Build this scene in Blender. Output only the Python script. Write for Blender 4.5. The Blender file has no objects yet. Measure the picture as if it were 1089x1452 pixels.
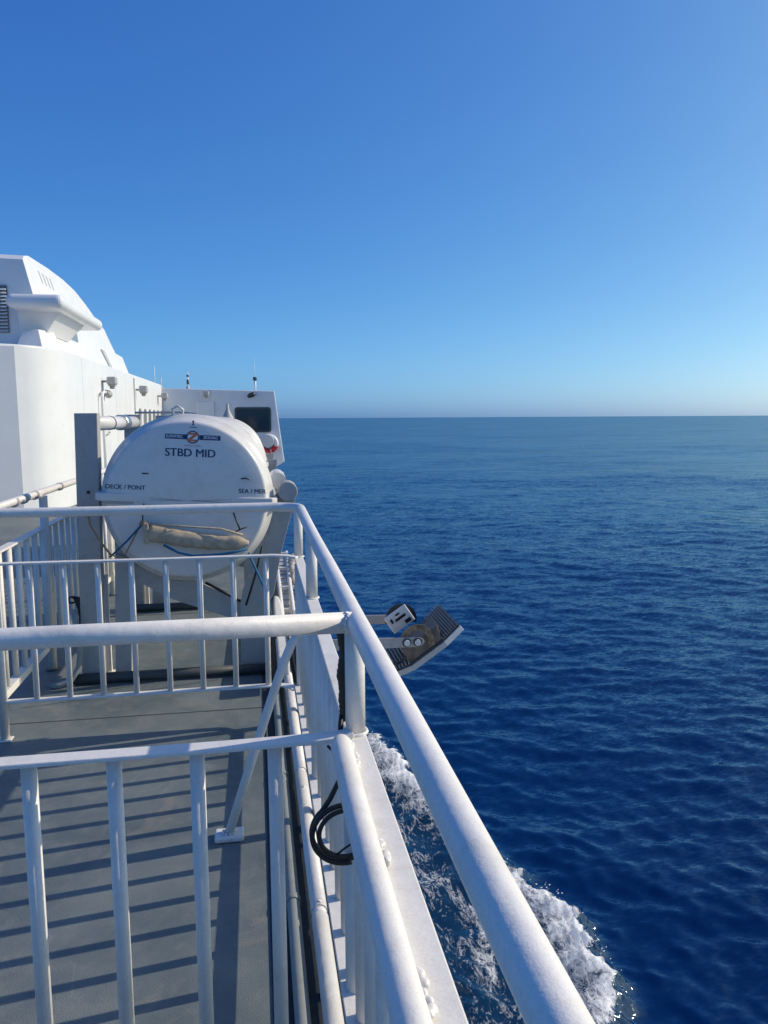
import bpy, bmesh, math, random
import numpy as np
from mathutils import Vector, Matrix
random.seed(7); rng = np.random.default_rng(11)
PI = math.pi
S = bpy.context.scene
C = S.collection

# ------------------------------------------------------------------ camera
H = 1.55
cd = bpy.data.cameras.new('camera'); cam = bpy.data.objects.new('camera', cd); C.objects.link(cam)
cd.sensor_fit = 'VERTICAL'; cd.sensor_height = 36; cd.lens = 36*1091/1452
cd.clip_start = 0.02; cd.clip_end = 90000
cam.matrix_world = Matrix.Translation((0, 0, H)) @ Matrix.Rotation(math.radians(-9.5), 4, 'Z') @ \
    Matrix.Rotation(math.radians(90-7.0), 4, 'X') @ Matrix.Rotation(math.radians(-0.33), 4, 'Z')
S.camera = cam

# ------------------------------------------------------------------ sky, sun, exposure
SUN_EL, SUN_AZ = math.radians(32), math.radians(81.8)      # azimuth clockwise from +Y (the bow)
w = bpy.data.worlds.new('World'); S.world = w; w.use_nodes = True
nt = w.node_tree
bg = nt.nodes['Background']
sky = nt.nodes.new('ShaderNodeTexSky'); sky.sky_type = 'NISHITA'; sky.sun_disc = False
sky.sun_elevation = SUN_EL; sky.sun_rotation = SUN_AZ
sky.altitude = 10; sky.air_density = 0.5; sky.dust_density = 1.35; sky.ozone_density = 6.0
# the phone's colour response, the same for every direction: a soft shoulder in blue, deeper reds
sp_ = nt.nodes.new('ShaderNodeSeparateColor'); cb_ = nt.nodes.new('ShaderNodeCombineColor')
nt.links.new(sky.outputs[0], sp_.inputs[0])
for ch, (gm, k) in enumerate(((1.2, 1.12), (.92, 1.15), (.52, 1.03))):
    m1 = nt.nodes.new('ShaderNodeMath'); m1.operation = 'MULTIPLY'; m1.inputs[1].default_value = .13
    m2 = nt.nodes.new('ShaderNodeMath'); m2.operation = 'POWER'; m2.inputs[1].default_value = gm
    m3 = nt.nodes.new('ShaderNodeMath'); m3.operation = 'MULTIPLY'; m3.inputs[1].default_value = k/1.366/.13
    nt.links.new(sp_.outputs[ch], m1.inputs[0]); nt.links.new(m1.outputs[0], m2.inputs[0]); nt.links.new(m2.outputs[0], m3.inputs[0]); nt.links.new(m3.outputs[0], cb_.inputs[ch])
nt.links.new(cb_.outputs[0], bg.inputs[0]); bg.inputs[1].default_value = 0.13
sl = bpy.data.lights.new('sun', 'SUN'); sl.energy = 2.75; sl.angle = math.radians(0.53); sl.color = (1, 0.87, 0.70)
so = bpy.data.objects.new('sun', sl); C.objects.link(so)
sd = Vector((math.cos(SUN_EL)*math.sin(SUN_AZ), math.cos(SUN_EL)*math.cos(SUN_AZ), math.sin(SUN_EL)))
so.rotation_euler = sd.to_track_quat('Z', 'Y').to_euler(); so.location = (30, 5, 30)
S.view_settings.view_transform = 'Standard'; S.view_settings.look = 'None'
S.view_settings.gamma = 1; S.view_settings.exposure = 0.45
S.render.engine = 'CYCLES'

# ------------------------------------------------------------------ materials
def new_mat(name):
    m = bpy.data.materials.new(name); m.use_nodes = True
    return m, m.node_tree, m.node_tree.nodes['Principled BSDF']
def tex(nt, kind, **kw):
    n = nt.nodes.new(kind)
    for k, v in kw.items():
        if k in n.inputs: n.inputs[k].default_value = v
        else: setattr(n, k, v)
    return n
def noise(nt, scale, detail=4, rough=.55, vec=None, dist=0):
    n = tex(nt, 'ShaderNodeTexNoise', Scale=scale, Detail=detail, Roughness=rough, Distortion=dist)
    if vec: nt.links.new(vec, n.inputs['Vector'])
    return n
def ramp(nt, fac, stops):
    r = nt.nodes.new('ShaderNodeValToRGB'); e = r.color_ramp.elements
    while len(e) < len(stops): e.new(.5)
    for i, (p, c) in enumerate(stops):
        e[i].position = p; e[i].color = (c, c, c, 1) if isinstance(c, (int, float)) else (*c, 1)
    nt.links.new(fac, r.inputs[0]); return r
def mixc(nt, fac, a, b):
    m = nt.nodes.new('ShaderNodeMix'); m.data_type = 'RGBA'
    for s, v in ((m.inputs[0], fac), (m.inputs[6], a), (m.inputs[7], b)):
        if hasattr(v, 'type') and hasattr(v, 'links'): nt.links.new(v, s)
        else: s.default_value = v if isinstance(v, (int, float)) else (*v, 1)
    return m.outputs[2]
def bump(nt, h, bs, strength, dist=.002):
    b = nt.nodes.new('ShaderNodeBump'); b.inputs['Strength'].default_value = strength; b.inputs['Distance'].default_value = dist
    nt.links.new(h, b.inputs['Height']); nt.links.new(b.outputs[0], bs.inputs['Normal']); return b
def wpos(nt):
    return nt.nodes.new('ShaderNodeNewGeometry').outputs['Position']

def paint(name, col, rough=.4, dirt=(.45, .38, .28), amount=.25, scale=60, bumpy=.35, lump=14, cover=(.52, .72)):
    m, nt, bs = new_mat(name); p = wpos(nt)
    n1 = noise(nt, scale, 6, .65, p); n2 = noise(nt, lump, 3, .5, p); n3 = noise(nt, 420, 2, .5, p)
    big = noise(nt, 2.3, 4, .6, p)
    base = mixc(nt, ramp(nt, big.outputs[0], [(.35, 0), (.7, .5)]).outputs[0], col, tuple(c*.9 for c in col))
    sp = ramp(nt, n1.outputs[0], [(cover[0], 0), (cover[1], amount)])
    c = mixc(nt, sp.outputs[0], base, dirt)
    if name == 'rail_paint':
        ch = noise(nt, 19, 8, .7, p); c = mixc(nt, ramp(nt, ch.outputs[0], [(.69, 0), (.72, .75)]).outputs[0], c, (.20, .11, .06))
        gm = noise(nt, 6, 5, .65, p, .8); c = mixc(nt, ramp(nt, gm.outputs[0], [(.52, 0), (.75, .4)]).outputs[0], c, (.50, .45, .37))
    nt.links.new(c, bs.inputs['Base Color'])
    r = ramp(nt, n1.outputs[0], [(.3, rough*.8), (.75, min(1, rough*1.5))]); nt.links.new(r.outputs[0], bs.inputs['Roughness'])
    add = tex(nt, 'ShaderNodeMath', operation='ADD'); nt.links.new(n2.outputs[0], add.inputs[0])
    mu = tex(nt, 'ShaderNodeMath', operation='MULTIPLY'); mu.inputs[1].default_value = .12
    nt.links.new(n3.outputs[0], mu.inputs[0]); nt.links.new(mu.outputs[0], add.inputs[1])
    bump(nt, add.outputs[0], bs, bumpy, .006)
    return m
def plain(name, col, rough=.5, metal=0, var=.12, scale=40, bs_=.15):
    m, nt, bs = new_mat(name); p = wpos(nt)
    n = noise(nt, scale, 4, .6, p)
    c = mixc(nt, ramp(nt, n.outputs[0], [(.3, 0), (.7, 1)]).outputs[0], tuple(x*(1-var) for x in col), tuple(min(1, x*(1+var)) for x in col))
    nt.links.new(c, bs.inputs['Base Color']); bs.inputs['Roughness'].default_value = rough; bs.inputs['Metallic'].default_value = metal
    bump(nt, n.outputs[0], bs, bs_, .003)
    return m

M = {}
M['rail'] = paint('rail_paint', (.77, .75, .70), .42, (.42, .34, .24), .30, 210, .4, 24, (.5, .74))
M['white'] = paint('white_paint', (.735, .75, .75), .34, (.55, .50, .42), .12, 3, .05, 1.2)
M['shell'] = paint('shell_gelcoat', (.68, .67, .635), .26, (.42, .38, .31), .35, 5, .04, 2)
M['grey'] = paint('cradle_grey', (.40, .39, .365), .5, (.24, .2, .15), .4, 18, .1, 9)
M['pipegrey'] = paint('drain_pipe_grey', (.27, .30, .28), .5, (.14, .14, .12), .4, 14, .15, 9)
M['beamdark'] = plain('dark_beam', (.055, .065, .065), .55)
M['gutter'] = plain('gutter_shade', (.022, .030, .036), .6, var=.3)  # near black: the edge pipe's shadow is painted into the gutter colour
M['rubber'] = plain('black_rubber', (.012, .013, .015), .45, scale=90)
M['canvas'] = plain('tan_canvas', (.43, .36, .26), .85, var=.25, scale=28, bs_=.35)
M['blue'] = plain('blue_webbing', (.012, .12, .24), .7, scale=200)
M['rope'] = plain('brown_rope', (.30, .2, .11), .85, scale=200, bs_=.5)
M['navy'] = plain('navy_print', (.012, .03, .10), .4, var=.05)
M['orange'] = plain('orange_print', (.62, .16, .05), .4, var=.05)
M['whiteprint'] = plain('white_print', (.72, .74, .78), .4, var=.03)
M['paleblue'] = plain('pale_print', (.36, .42, .52), .45, var=.03)
M['red'] = plain('red_plastic', (.55, .03, .03), .4)
M['glass'] = plain('dark_glass', (.02, .035, .05), .06, var=.05, bs_=0)
M['darkgap'] = plain('dark_opening', (.14, .15, .155), .6)
M['lampbody'] = plain('lamp_grey', (.42, .42, .40), .45)
M['steel'] = plain('steel', (.5, .49, .47), .3, .85, scale=60)
M['fin'] = plain('fin_grey', (.045, .05, .055), .45, .3)
M['finedge'] = plain('fin_edge', (.20, .21, .215), .45, .2)
M['rust'] = plain('brown_steel', (.16, .13, .10), .5, .4, var=.45, scale=22)
M['bronze'] = plain('bronze_scale', (.30, .22, .14), .4, .6, var=.5, scale=30)
M['bolt'] = plain('bright_bolt', (.62, .62, .6), .35)
M['beige'] = plain('beige_cover', (.5, .45, .37), .8, var=.2)

def deck_mat():
    m, nt, bs = new_mat('deck_paint'); p = wpos(nt)
    big = noise(nt, 1.6, 6, .6, p, .6); mid = noise(nt, 9, 5, .65, p, .4); fine = noise(nt, 260, 3, .6, p)
    c = mixc(nt, ramp(nt, big.outputs[0], [(.35, 0), (.65, 1)]).outputs[0], (.102, .134, .140), (.175, .206, .205))
    c = mixc(nt, ramp(nt, mid.outputs[0], [(.48, 0), (.74, .75)]).outputs[0], c, (.23, .245, .225))
    st = noise(nt, 3.2, 5, .7, p, 1.2)
    c = mixc(nt, ramp(nt, st.outputs[0], [(.57, 0), (.68, .6)]).outputs[0], c, (.27, .25, .2))
    sc = noise(nt, 30, 6, .75, p, 2.5)
    c = mixc(nt, ramp(nt, sc.outputs[0], [(.28, .5), (.38, 0)]).outputs[0], c, (.085, .10, .10))
    gr = noise(nt, 420, 3, .7, p)
    c = mixc(nt, ramp(nt, gr.outputs[0], [(.42, 0), (.62, .35)]).outputs[0], c, (.085, .11, .115))
    ms = nt.nodes.new('ShaderNodeMapping'); ms.inputs['Scale'].default_value = (1, .18, 1); ms.inputs['Rotation'].default_value = (0, 0, .5); nt.links.new(p, ms.inputs[0])
    scf = noise(nt, 14, 8, .8, ms.outputs[0], 1.0)
    c = mixc(nt, ramp(nt, scf.outputs[0], [(.60, 0), (.68, .4)]).outputs[0], c, (.30, .31, .29))
    nt.links.new(c, bs.inputs['Base Color'])
    rg = ramp(nt, big.outputs[0], [(.3, .5), (.7, .72)]); nt.links.new(rg.outputs[0], bs.inputs['Roughness'])
    bump(nt, fine.outputs[0], bs, .8, .003)
    return m
M['deck'] = deck_mat()
M['seam'] = plain('deck_seam', (.09, .095, .09), .7)
M['hull'] = paint('hull_paint', (.6, .61, .62), .3, (.4, .38, .34), .1, 2, .04, 1)

def sea_mat():
    m, nt, bs = new_mat('sea_water'); p = wpos(nt)
    L = nt.links.new
    mp = nt.nodes.new('ShaderNodeMapping'); mp.inputs['Rotation'].default_value = (0, 0, math.radians(-25)); mp.inputs['Scale'].default_value = (.5, 1, 1)
    L(p, mp.inputs[0])
    # slope noise at several wavelengths, summed into a perturbed normal
    tot = None
    for sc, amp, det in ((11.0, .27, 5), (4.2, .28, 4), (1.1, .15, 3), (.16, .13, 3), (.03, .14, 4)):
        n = noise(nt, sc, det, .62, mp.outputs[0], .3)
        sub = tex(nt, 'ShaderNodeVectorMath', operation='SUBTRACT'); sub.inputs[1].default_value = (.5, .5, .5); L(n.outputs['Color'], sub.inputs[0])
        mul = tex(nt, 'ShaderNodeVectorMath', operation='MULTIPLY'); mul.inputs[1].default_value = (amp*2, amp*2, 0); L(sub.outputs[0], mul.inputs[0])
        if tot is None: tot = mul.outputs[0]
        else:
            a = tex(nt, 'ShaderNodeVectorMath', operation='ADD'); L(tot, a.inputs[0]); L(mul.outputs[0], a.inputs[1]); tot = a.outputs[0]
    wp_ = noise(nt, .018, 3, .5, p); wr_ = tex(nt, 'ShaderNodeMapRange'); wr_.inputs['From Min'].default_value = .35; wr_.inputs['From Max'].default_value = .65
    wr_.inputs['To Min'].default_value = .75; wr_.inputs['To Max'].default_value = 1.3; L(wp_.outputs[0], wr_.inputs['Value'])
    sc_ = tex(nt, 'ShaderNodeVectorMath', operation='SCALE'); L(tot, sc_.inputs[0]); L(wr_.outputs[0], sc_.inputs['Scale']); tot = sc_.outputs[0]      # wind patches
    g = nt.nodes.new('ShaderNodeNewGeometry')
    a = tex(nt, 'ShaderNodeVectorMath', operation='ADD'); L(g.outputs['Normal'], a.inputs[0]); L(tot, a.inputs[1])
    nn = tex(nt, 'ShaderNodeVectorMath', operation='NORMALIZE'); L(a.outputs[0], nn.inputs[0])
    # foam: broken noise plus thin stretched streaks, driven by the wake attributes
    at = nt.nodes.new('ShaderNodeAttribute'); at.attribute_name = 'foam'
    at2 = nt.nodes.new('ShaderNodeAttribute'); at2.attribute_name = 'churn'
    def mth(op, x, y=None, clamp=False):
        n = tex(nt, 'ShaderNodeMath', operation=op); n.use_clamp = clamp
        for i, q in enumerate((x, y)):
            if q is None: continue
            if isinstance(q, (int, float)): n.inputs[i].default_value = q
            else: L(q, n.inputs[i])
        return n.outputs[0]
    ms0 = nt.nodes.new('ShaderNodeMapping'); ms0.inputs['Rotation'].default_value = (0, 0, math.radians(35)); ms0.inputs['Scale'].default_value = (1, .6, 1); L(p, ms0.inputs[0])
    f1 = noise(nt, 4.2, 12, .76, ms0.outputs[0], .8)
    ms = nt.nodes.new('ShaderNodeMapping'); ms.inputs['Rotation'].default_value = (0, 0, math.radians(28)); ms.inputs['Scale'].default_value = (1.0, .42, 1)
    L(p, ms.inputs[0])
    tot_s = None
    for sc, gain in ((1.7, .26), (4.5, .24)):
        n = noise(nt, sc, 7, .62, ms.outputs[0], 1.6)
        r = mth('MULTIPLY_ADD', mth('ABSOLUTE', mth('SUBTRACT', n.outputs[0], .5)), -gain/.075)
        r.node.inputs[2].default_value = gain
        r = mth('MAXIMUM', r, 0.0)
        tot_s = r if tot_s is None else mth('ADD', tot_s, r)
    s2 = mth('MULTIPLY', mth('ADD', mth('ADD', f1.outputs[0], tot_s), at.outputs['Fac']), mth('MULTIPLY', at.outputs['Fac'], 14.0, True))
    mr = tex(nt, 'ShaderNodeMapRange'); mr.inputs['From Min'].default_value = .95; mr.inputs['From Max'].default_value = 1.5; L(s2, mr.inputs['Value'])
    deep = mixc(nt, at2.outputs['Fac'], (.0003, .0165, .080), (.005, .027, .068))
    b = nt.nodes.new('ShaderNodeBump'); b.inputs['Strength'].default_value = .35; b.inputs['Distance'].default_value = .08
    L(mth('MULTIPLY', f1.outputs[0], mr.outputs[0]), b.inputs['Height']); L(nn.outputs[0], b.inputs['Normal'])
    # water body and sky reflection; a rough sea reflects far less than a mirror at grazing angles
    body = nt.nodes.new('ShaderNodeBsdfDiffuse'); L(deep, body.inputs['Color'])
    gl = nt.nodes.new('ShaderNodeBsdfGlossy'); gl.inputs['Roughness'].default_value = .09; gl.inputs['Color'].default_value = (.66, .90, 1, 1); L(nn.outputs[0], gl.inputs['Normal'])
    fr = nt.nodes.new('ShaderNodeFresnel'); fr.inputs['IOR'].default_value = 1.333; L(nn.outputs[0], fr.inputs['Normal'])
    fac = mth('DIVIDE', fr.outputs[0], mth('MULTIPLY_ADD', fr.outputs[0], .85)); fac.node.inputs[1].links[0].from_node.inputs[2].default_value = 1.0
    m1 = nt.nodes.new('ShaderNodeMixShader'); L(fac, m1.inputs[0]); L(body.outputs[0], m1.inputs[1]); L(gl.outputs[0], m1.inputs[2])
    fo = nt.nodes.new('ShaderNodeBsdfDiffuse'); fo.inputs['Color'].default_value = (.78, .80, .81, 1); L(b.outputs[0], fo.inputs['Normal'])
    m2 = nt.nodes.new('ShaderNodeMixShader'); L(mr.outputs[0], m2.inputs[0]); L(m1.outputs[0], m2.inputs[1]); L(fo.outputs[0], m2.inputs[2])
    L(m2.outputs[0], nt.nodes['Material Output'].inputs['Surface']); nt.nodes.remove(bs)
    return m
M['sea'] = sea_mat()
M['foam'] = plain('sea_spray', (.8, .82, .83), .7, bs_=0)

# ------------------------------------------------------------------ mesh helpers
class MB:
    def __init__(s): s.v = []; s.f = []; s.sm = []
    def add(s, v, f, smooth=False):
        o = len(s.v); s.v += [tuple(map(float, p)) for p in v]
        s.f += [tuple(i+o for i in q) for q in f]; s.sm += [smooth]*len(f); return s
    def box(s, x0, x1, y0, y1, z0, z1):
        v = [(x, y, z) for z in (z0, z1) for y in (y0, y1) for x in (x0, x1)]
        return s.add(v, [(0, 2, 3, 1), (4, 5, 7, 6), (0, 1, 5, 4), (2, 6, 7, 3), (0, 4, 6, 2), (1, 3, 7, 5)])
    def prism(s, pts, axis, a, b):
        """polygon pts extruded along axis ('x','y','z') from a to b"""
        n = len(pts)
        def P(p, t): return {'x': (t, p[0], p[1]), 'y': (p[0], t, p[1]), 'z': (p[0], p[1], t)}[axis]
        v = [P(p, a) for p in pts] + [P(p, b) for p in pts]
        f = [tuple(range(n)), tuple(range(2*n-1, n-1, -1))] + [(i, i+n, (i+1) % n+n, (i+1) % n) for i in range(n)]
        return s.add(v, f)
    def tube(s, pts, r, n=16, caps=True, flat=None):
        """sweep; r number or list; flat=(w,h) gives an oval section"""
        pts = [Vector(p) for p in pts]; m = len(pts)
        rs = r if isinstance(r, (list, tuple)) else [r]*m
        T = [(pts[min(i+1, m-1)]-pts[max(i-1, 0)]).normalized() for i in range(m)]
        up = Vector((0, 0, 1)) if abs(T[0].z) < .95 else Vector((0, 1, 0))
        u = T[0].cross(up).normalized(); v = []
        for i in range(m):
            u = (u - T[i]*u.dot(T[i])).normalized(); w_ = T[i].cross(u)
            for k in range(n):
                a = 2*PI*k/n; fa, fb = (flat if flat else (1, 1))
                v.append(pts[i] + (u*math.cos(a)*fa + w_*math.sin(a)*fb)*rs[i])
        f = [(i*n+k, i*n+(k+1) % n, (i+1)*n+(k+1) % n, (i+1)*n+k) for i in range(m-1) for k in range(n)]
        s.add(v, f, True)
        if caps:
            o = len(s.v)-m*n
            s.f += [tuple(o+k for k in reversed(range(n))), tuple(o+(m-1)*n+k for k in range(n))]; s.sm += [False, False]
        return s
    def lump(s, c, r, sx=1, sy=1, sz=1, n=2, rough=.25, seed=0):
        bm = bmesh.new(); bmesh.ops.create_icosphere(bm, subdivisions=n, radius=1)
        rr = random.Random(seed)
        ph = [rr.uniform(0, 6) for _ in range(6)]
        v = []
        for q in bm.verts:
            p = q.co; k = 1+rough*(math.sin(3*p.x+ph[0])*math.cos(2.6*p.y+ph[1])+.6*math.sin(5*p.z+ph[2]+2*p.x))
            v.append((c[0]+p.x*r*sx*k, c[1]+p.y*r*sy*k, c[2]+p.z*r*sz*k))
        f = [tuple(x.index for x in q.verts) for q in bm.faces]; bm.free()
        return s.add(v, f, True)
    def mesh(s, name, off=(0, 0, 0)):
        me = bpy.data.meshes.new(name)
        me.from_pydata([(a-off[0], b-off[1], c-off[2]) for a, b, c in s.v], [], s.f)
        me.polygons.foreach_set('use_smooth', s.sm); me.update()
        bm = bmesh.new(); bm.from_mesh(me); bmesh.ops.recalc_face_normals(bm, faces=bm.faces); bm.to_mesh(me); bm.free()
        return me
LOC = {}
def thing(name, label, cat, loc=(0, 0, 0), group=None):
    o = bpy.data.objects.new(name, None); C.objects.link(o); o.location = loc; o.empty_display_size = .1
    o['label'] = label; o['category'] = cat
    if group: o['group'] = group
    LOC[o.name] = Vector(loc); return o
def base_of(o):
    v = Vector((0, 0, 0))
    while o: v += LOC.get(o.name, Vector()); o = o.parent
    return v
def part(name, mb, mat, parent, bevel=0, seg=2, label=None):
    off = base_of(parent)
    o = bpy.data.objects.new(name, mb.mesh(name, off)); C.objects.link(o); o.parent = parent
    o.data.materials.append(M[mat]); LOC[o.name] = Vector()
    if bevel: bev(o, bevel, seg)
    if label: o['label'] = label
    return o
def bev(o, wd, seg=2):
    b = o.modifiers.new('bevel', 'BEVEL'); b.width = wd; b.segments = seg; b.limit_method = 'ANGLE'; b.angle_limit = math.radians(35)
def inst(name, me, parent, loc):
    o = bpy.data.objects.new(name, me); C.objects.link(o); o.parent = parent; o.location = Vector(loc)-base_of(parent); LOC[o.name] = Vector(o.location); return o
def solo(name, mb, mat, label, cat, loc, bevel=0, group=None):
    o = bpy.data.objects.new(name, mb.mesh(name, loc)); C.objects.link(o); o.location = loc
    o.data.materials.append(M[mat]); o['label'] = label; o['category'] = cat
    if group: o['group'] = group
    LOC[o.name] = Vector(loc)
    if bevel: bev(o, bevel)
    return o
def struct(name, mb, mat, parent=None):
    o = bpy.data.objects.new(name, mb.mesh(name)); C.objects.link(o); o.data.materials.append(M[mat])
    if parent: o.parent = parent
    else: o['kind'] = 'structure'
    LOC[o.name] = Vector(); return o
def shared(mb, mat, name):
    me = mb.mesh(name); me.materials.append(M[mat]); return me
def arc(c, r, a0, a1, n, plane='xy', z=0):
    out = []
    for i in range(n+1):
        a = a0+(a1-a0)*i/n
        p = (c[0]+r*math.cos(a), c[1]+r*math.sin(a))
        out.append((p[0], p[1], z) if plane == 'xy' else (p[0], z, p[1]))
    return out

# ------------------------------------------------------------------ sea
SEA_Z = -9.5
WCY = np.array([-40, 0, 8, 11, 12.0, 12.6, 13.9, 15.3, 16.4, 20.9, 22.0, 25.4, 30, 36, 44])
WCX = np.array([11, 8.0, 6.7, 6.1, 6.15, 6.42, 6.52, 6.36, 5.85, 4.64, 4.36, 3.72, 3.0, 2.0, .6])
def build_sea():
    az = np.concatenate([np.linspace(-28, 62, 760), np.linspace(62, 332, 70)[1:-1]])
    az = np.radians(az)
    r = [2.0]
    while r[-1] < 45000:
        x = r[-1]; r.append(x + (.35 if x < 9 else max(.07, x*.0058) if x < 110 else x*.009 if x < 900 else x*.05))
    r = np.array(r); nr, na = len(r), len(az)
    R_, A_ = np.meshgrid(r, az, indexing='ij')
    X = R_*np.sin(A_); Y = R_*np.cos(A_)
    dr = np.gradient(r)[:, None]
    sp = np.maximum(dr, np.minimum(R_*math.radians(.12), dr*4)*1.0)
    Z = np.zeros_like(X); DX = np.zeros_like(X); DY = np.zeros_like(X)
    # wind sea: many directional components
    N = 120
    lam = np.exp(rng.uniform(math.log(.28), math.log(14), N))
    th = math.radians(-112) + rng.normal(0, .75, N)
    for i in range(N):
        k = 2*PI/lam[i]; a = .0060*lam[i]**.9 * (1.0 if lam[i] < 1.2 else (1.2/lam[i])**.72)*(1.0 if lam[i] < 5 else (5/lam[i])**.9)
        kx, ky = math.cos(th[i]), math.sin(th[i])
        wgt = np.clip((lam[i]/sp-2.5)/3, 0, 1)
        ph = k*(kx*X+ky*Y)+rng.uniform(0, 2*PI)
        Z += a*wgt*np.cos(ph); s = .8*a*wgt*np.sin(ph); DX -= kx*s; DY -= ky*s
    # slow modulation so that the texture has calmer and rougher patches
    mod = .82+.2*np.sin(X*.043+1+.8*np.sin(Y*.031))*np.sin(Y*.037+2+np.sin(X*.023))
    Z *= mod; DX *= mod; DY *= mod
    # bow wave and wake along the hull
    Xc = np.interp(Y, WCY, WCX)
    wig = .10*np.sin(Y*3.1)+.07*np.sin(Y*7.3+1)+.05*np.sin(Y*13.7+2)+.03*np.sin(Y*29+.4)
    d = X-Xc-wig
    lng = np.clip((36-Y)/6, 0, 1)*np.clip((Y+38)/10, 0, 1)
    pul = .62+.38*np.sin((Y-12.8)*.78+.5)                       # strong round Y 13 to 15 and 21 to 23
    pul = np.clip(pul, .12, 1)
    inb = np.clip(-d, 0, 99)
    crest = np.where(d > 0, np.exp(-(d/.10)**2), np.exp(-(inb/.85)**1.6))
    foam = crest*(.36+.50*pul)
    second = np.exp(-((X-np.interp(Y, WCY, WCX-1.9)-.3*np.sin(Y*1.3))/.38)**2)*(.26+.2*np.sin(Y*.9+1))
    inside = np.where(d < 0, 1, 0)*(.13+.13*np.exp(-inb/2.2)+.12*np.sin(Y*1.7+X*1.1)*np.sin(X*2.3-Y*.8))
    foam = np.maximum(np.maximum(foam, np.where(d < 0, second, 0)), inside)*lng
    churn = np.where(d < 0, 1, np.exp(-d/.25))*lng*np.exp(-np.clip(inb-5, 0, 99)/2)
    rid = np.where(d > 0, np.exp(-(d/.35)**2), np.exp(-(inb/.75)**2))
    rough = (.5+.5*np.sin(X*9+3*np.sin(Y*4))*np.sin(Y*8.3+2*np.sin(X*5)))*.6+.4*np.sin(X*21+Y*17)*np.sin(Y*23-X*13)
    fine = np.clip((1.2-sp)/1.0, 0, 1)
    Z += lng*fine*(rid*(.16+.26*pul)+rid*rough*.05*pul + np.where(d < 0, 1, 0)*np.exp(-inb/3)*.05*np.sin(X*3.3+Y*2.1)*np.sin(Y*4.1-X*1.7))
    co = np.empty((nr*na+1, 3), np.float32)
    co[:-1, 0] = (X+DX).ravel(); co[:-1, 1] = (Y+DY).ravel(); co[:-1, 2] = (SEA_Z+Z).ravel()
    co[-1] = (0, 0, SEA_Z-.3)
    ii, jj = np.meshgrid(np.arange(nr-1), np.arange(na), indexing='ij')
    j2 = (jj+1) % na
    q = np.stack([ii*na+jj, ii*na+j2, (ii+1)*na+j2, (ii+1)*na+jj], -1).reshape(-1, 4)
    q = q[:, ::-1]
    me = bpy.data.meshes.new('sea')
    me.vertices.add(len(co)); me.vertices.foreach_set('co', co.ravel())
    nq = len(q); me.loops.add(nq*4); me.polygons.add(nq)
    me.loops.foreach_set('vertex_index', q.ravel().astype(np.int32))
    me.polygons.foreach_set('loop_start', np.arange(0, nq*4, 4, dtype=np.int32))
    me.polygons.foreach_set('use_smooth', np.ones(nq, bool))
    me.update(calc_edges=True)
    for nm, arr in (('foam', foam), ('churn', churn)):
        at = me.attributes.new(nm, 'FLOAT', 'POINT')
        at.data.foreach_set('value', np.append(arr.ravel(), 0).astype(np.float32))
    o = bpy.data.objects.new('sea', me); C.objects.link(o); me.materials.append(M['sea']); o['kind'] = 'structure'
    if me.polygons[len(me.polygons)//2].normal.z < 0: me.flip_normals()
build_sea()
def build_spray():
    mb = MB(); rr = random.Random(3)
    for i in range(520):
        y = rr.choice([rr.gauss(14.2, 1.3), rr.gauss(14.2, 1.3), rr.gauss(21.5, 1.6)])
        x = float(np.interp(y, WCY, WCX)) + rr.gauss(-.02, .16)
        z = SEA_Z+.1+abs(rr.gauss(.12, .16))
        r = rr.uniform(.006, .022)
        v = [(x, y, z+r), (x+r, y, z), (x, y+r, z), (x-r, y, z), (x, y-r, z), (x, y, z-r)]
        mb.add(v, [(0, 1, 2), (0, 2, 3), (0, 3, 4), (0, 4, 1), (5, 2, 1), (5, 3, 2), (5, 4, 3), (5, 1, 4)], True)
    o = solo('sea_spray', mb, 'foam', 'white droplets flying off the bow wave', 'spray', (5, 14, SEA_Z)); o['kind'] = 'stuff'
build_spray()

# ------------------------------------------------------------------ ship: hull and deck
mb = MB()
hp = [(.222, -12), (.222, 27), (-.6, 33), (-2.2, 39), (-4.5, 44), (-7, 47), (-10, 44), (-13, 33), (-13, -12)]
mb.prism(hp, 'z', SEA_Z-.8, -.012); struct('hull', mb, 'hull')
mb = MB(); mb.prism([(.212, -12), (.212, 27), (-.7, 32.5), (-12.9, 32.5), (-12.9, -12)], 'z', -.010, 0)
deck = struct('deck', mb, 'deck')
def seam(x0, x1, y0, y1):
    m_ = MB(); m_.box(x0, x1, y0, y1, -.002, .0025); o = struct('weld_seam', m_, 'seam', deck)
seam(-8, .05, 4.045, 4.052); seam(-8, .05, 6.2, 6.207); seam(-8, -1.5, 9.5, 9.51); seam(-2.2, -2.19, 4.06, 13)
# water-way strip beside the deck edge, the pipe's shade put into its dark colour
mb = MB(); mb.box(.010, .209, -11, 24, .0, .005); o = struct('waterway_shade', mb, 'gutter', deck)

# ------------------------------------------------------------------ starboard side railing
RX = .214
sr = thing('side_railing', 'long white tubular bulwark railing with worn paint along the open sea edge', 'railing', (.2, 1.6, 0))
R0 = .0235
tr = MB(); tr.tube([(RX, -2.5, 1.1)]+[(RX, -2.5+i*.3, 1.1+.0012*math.sin(i*1.7)) for i in range(1, 20)]+[(RX, 3.74, 1.108)], R0, 40)
part('top_rail', tr, 'rail', sr)
pm = shared(MB().tube([(0, 0, .838), (0, 0, 1.095)], .0225, 28), 'rail', 'post')
for y in (.45, 1.665, 3.0, 3.93):
    o = inst('post', pm, sr, (RX-.004, y, 0))
    part('weld_collar', MB().tube(arc((RX-.004, y), .0255, 0, 2*PI, 28, z=.842), .0045, 8), 'rail', sr)
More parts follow.
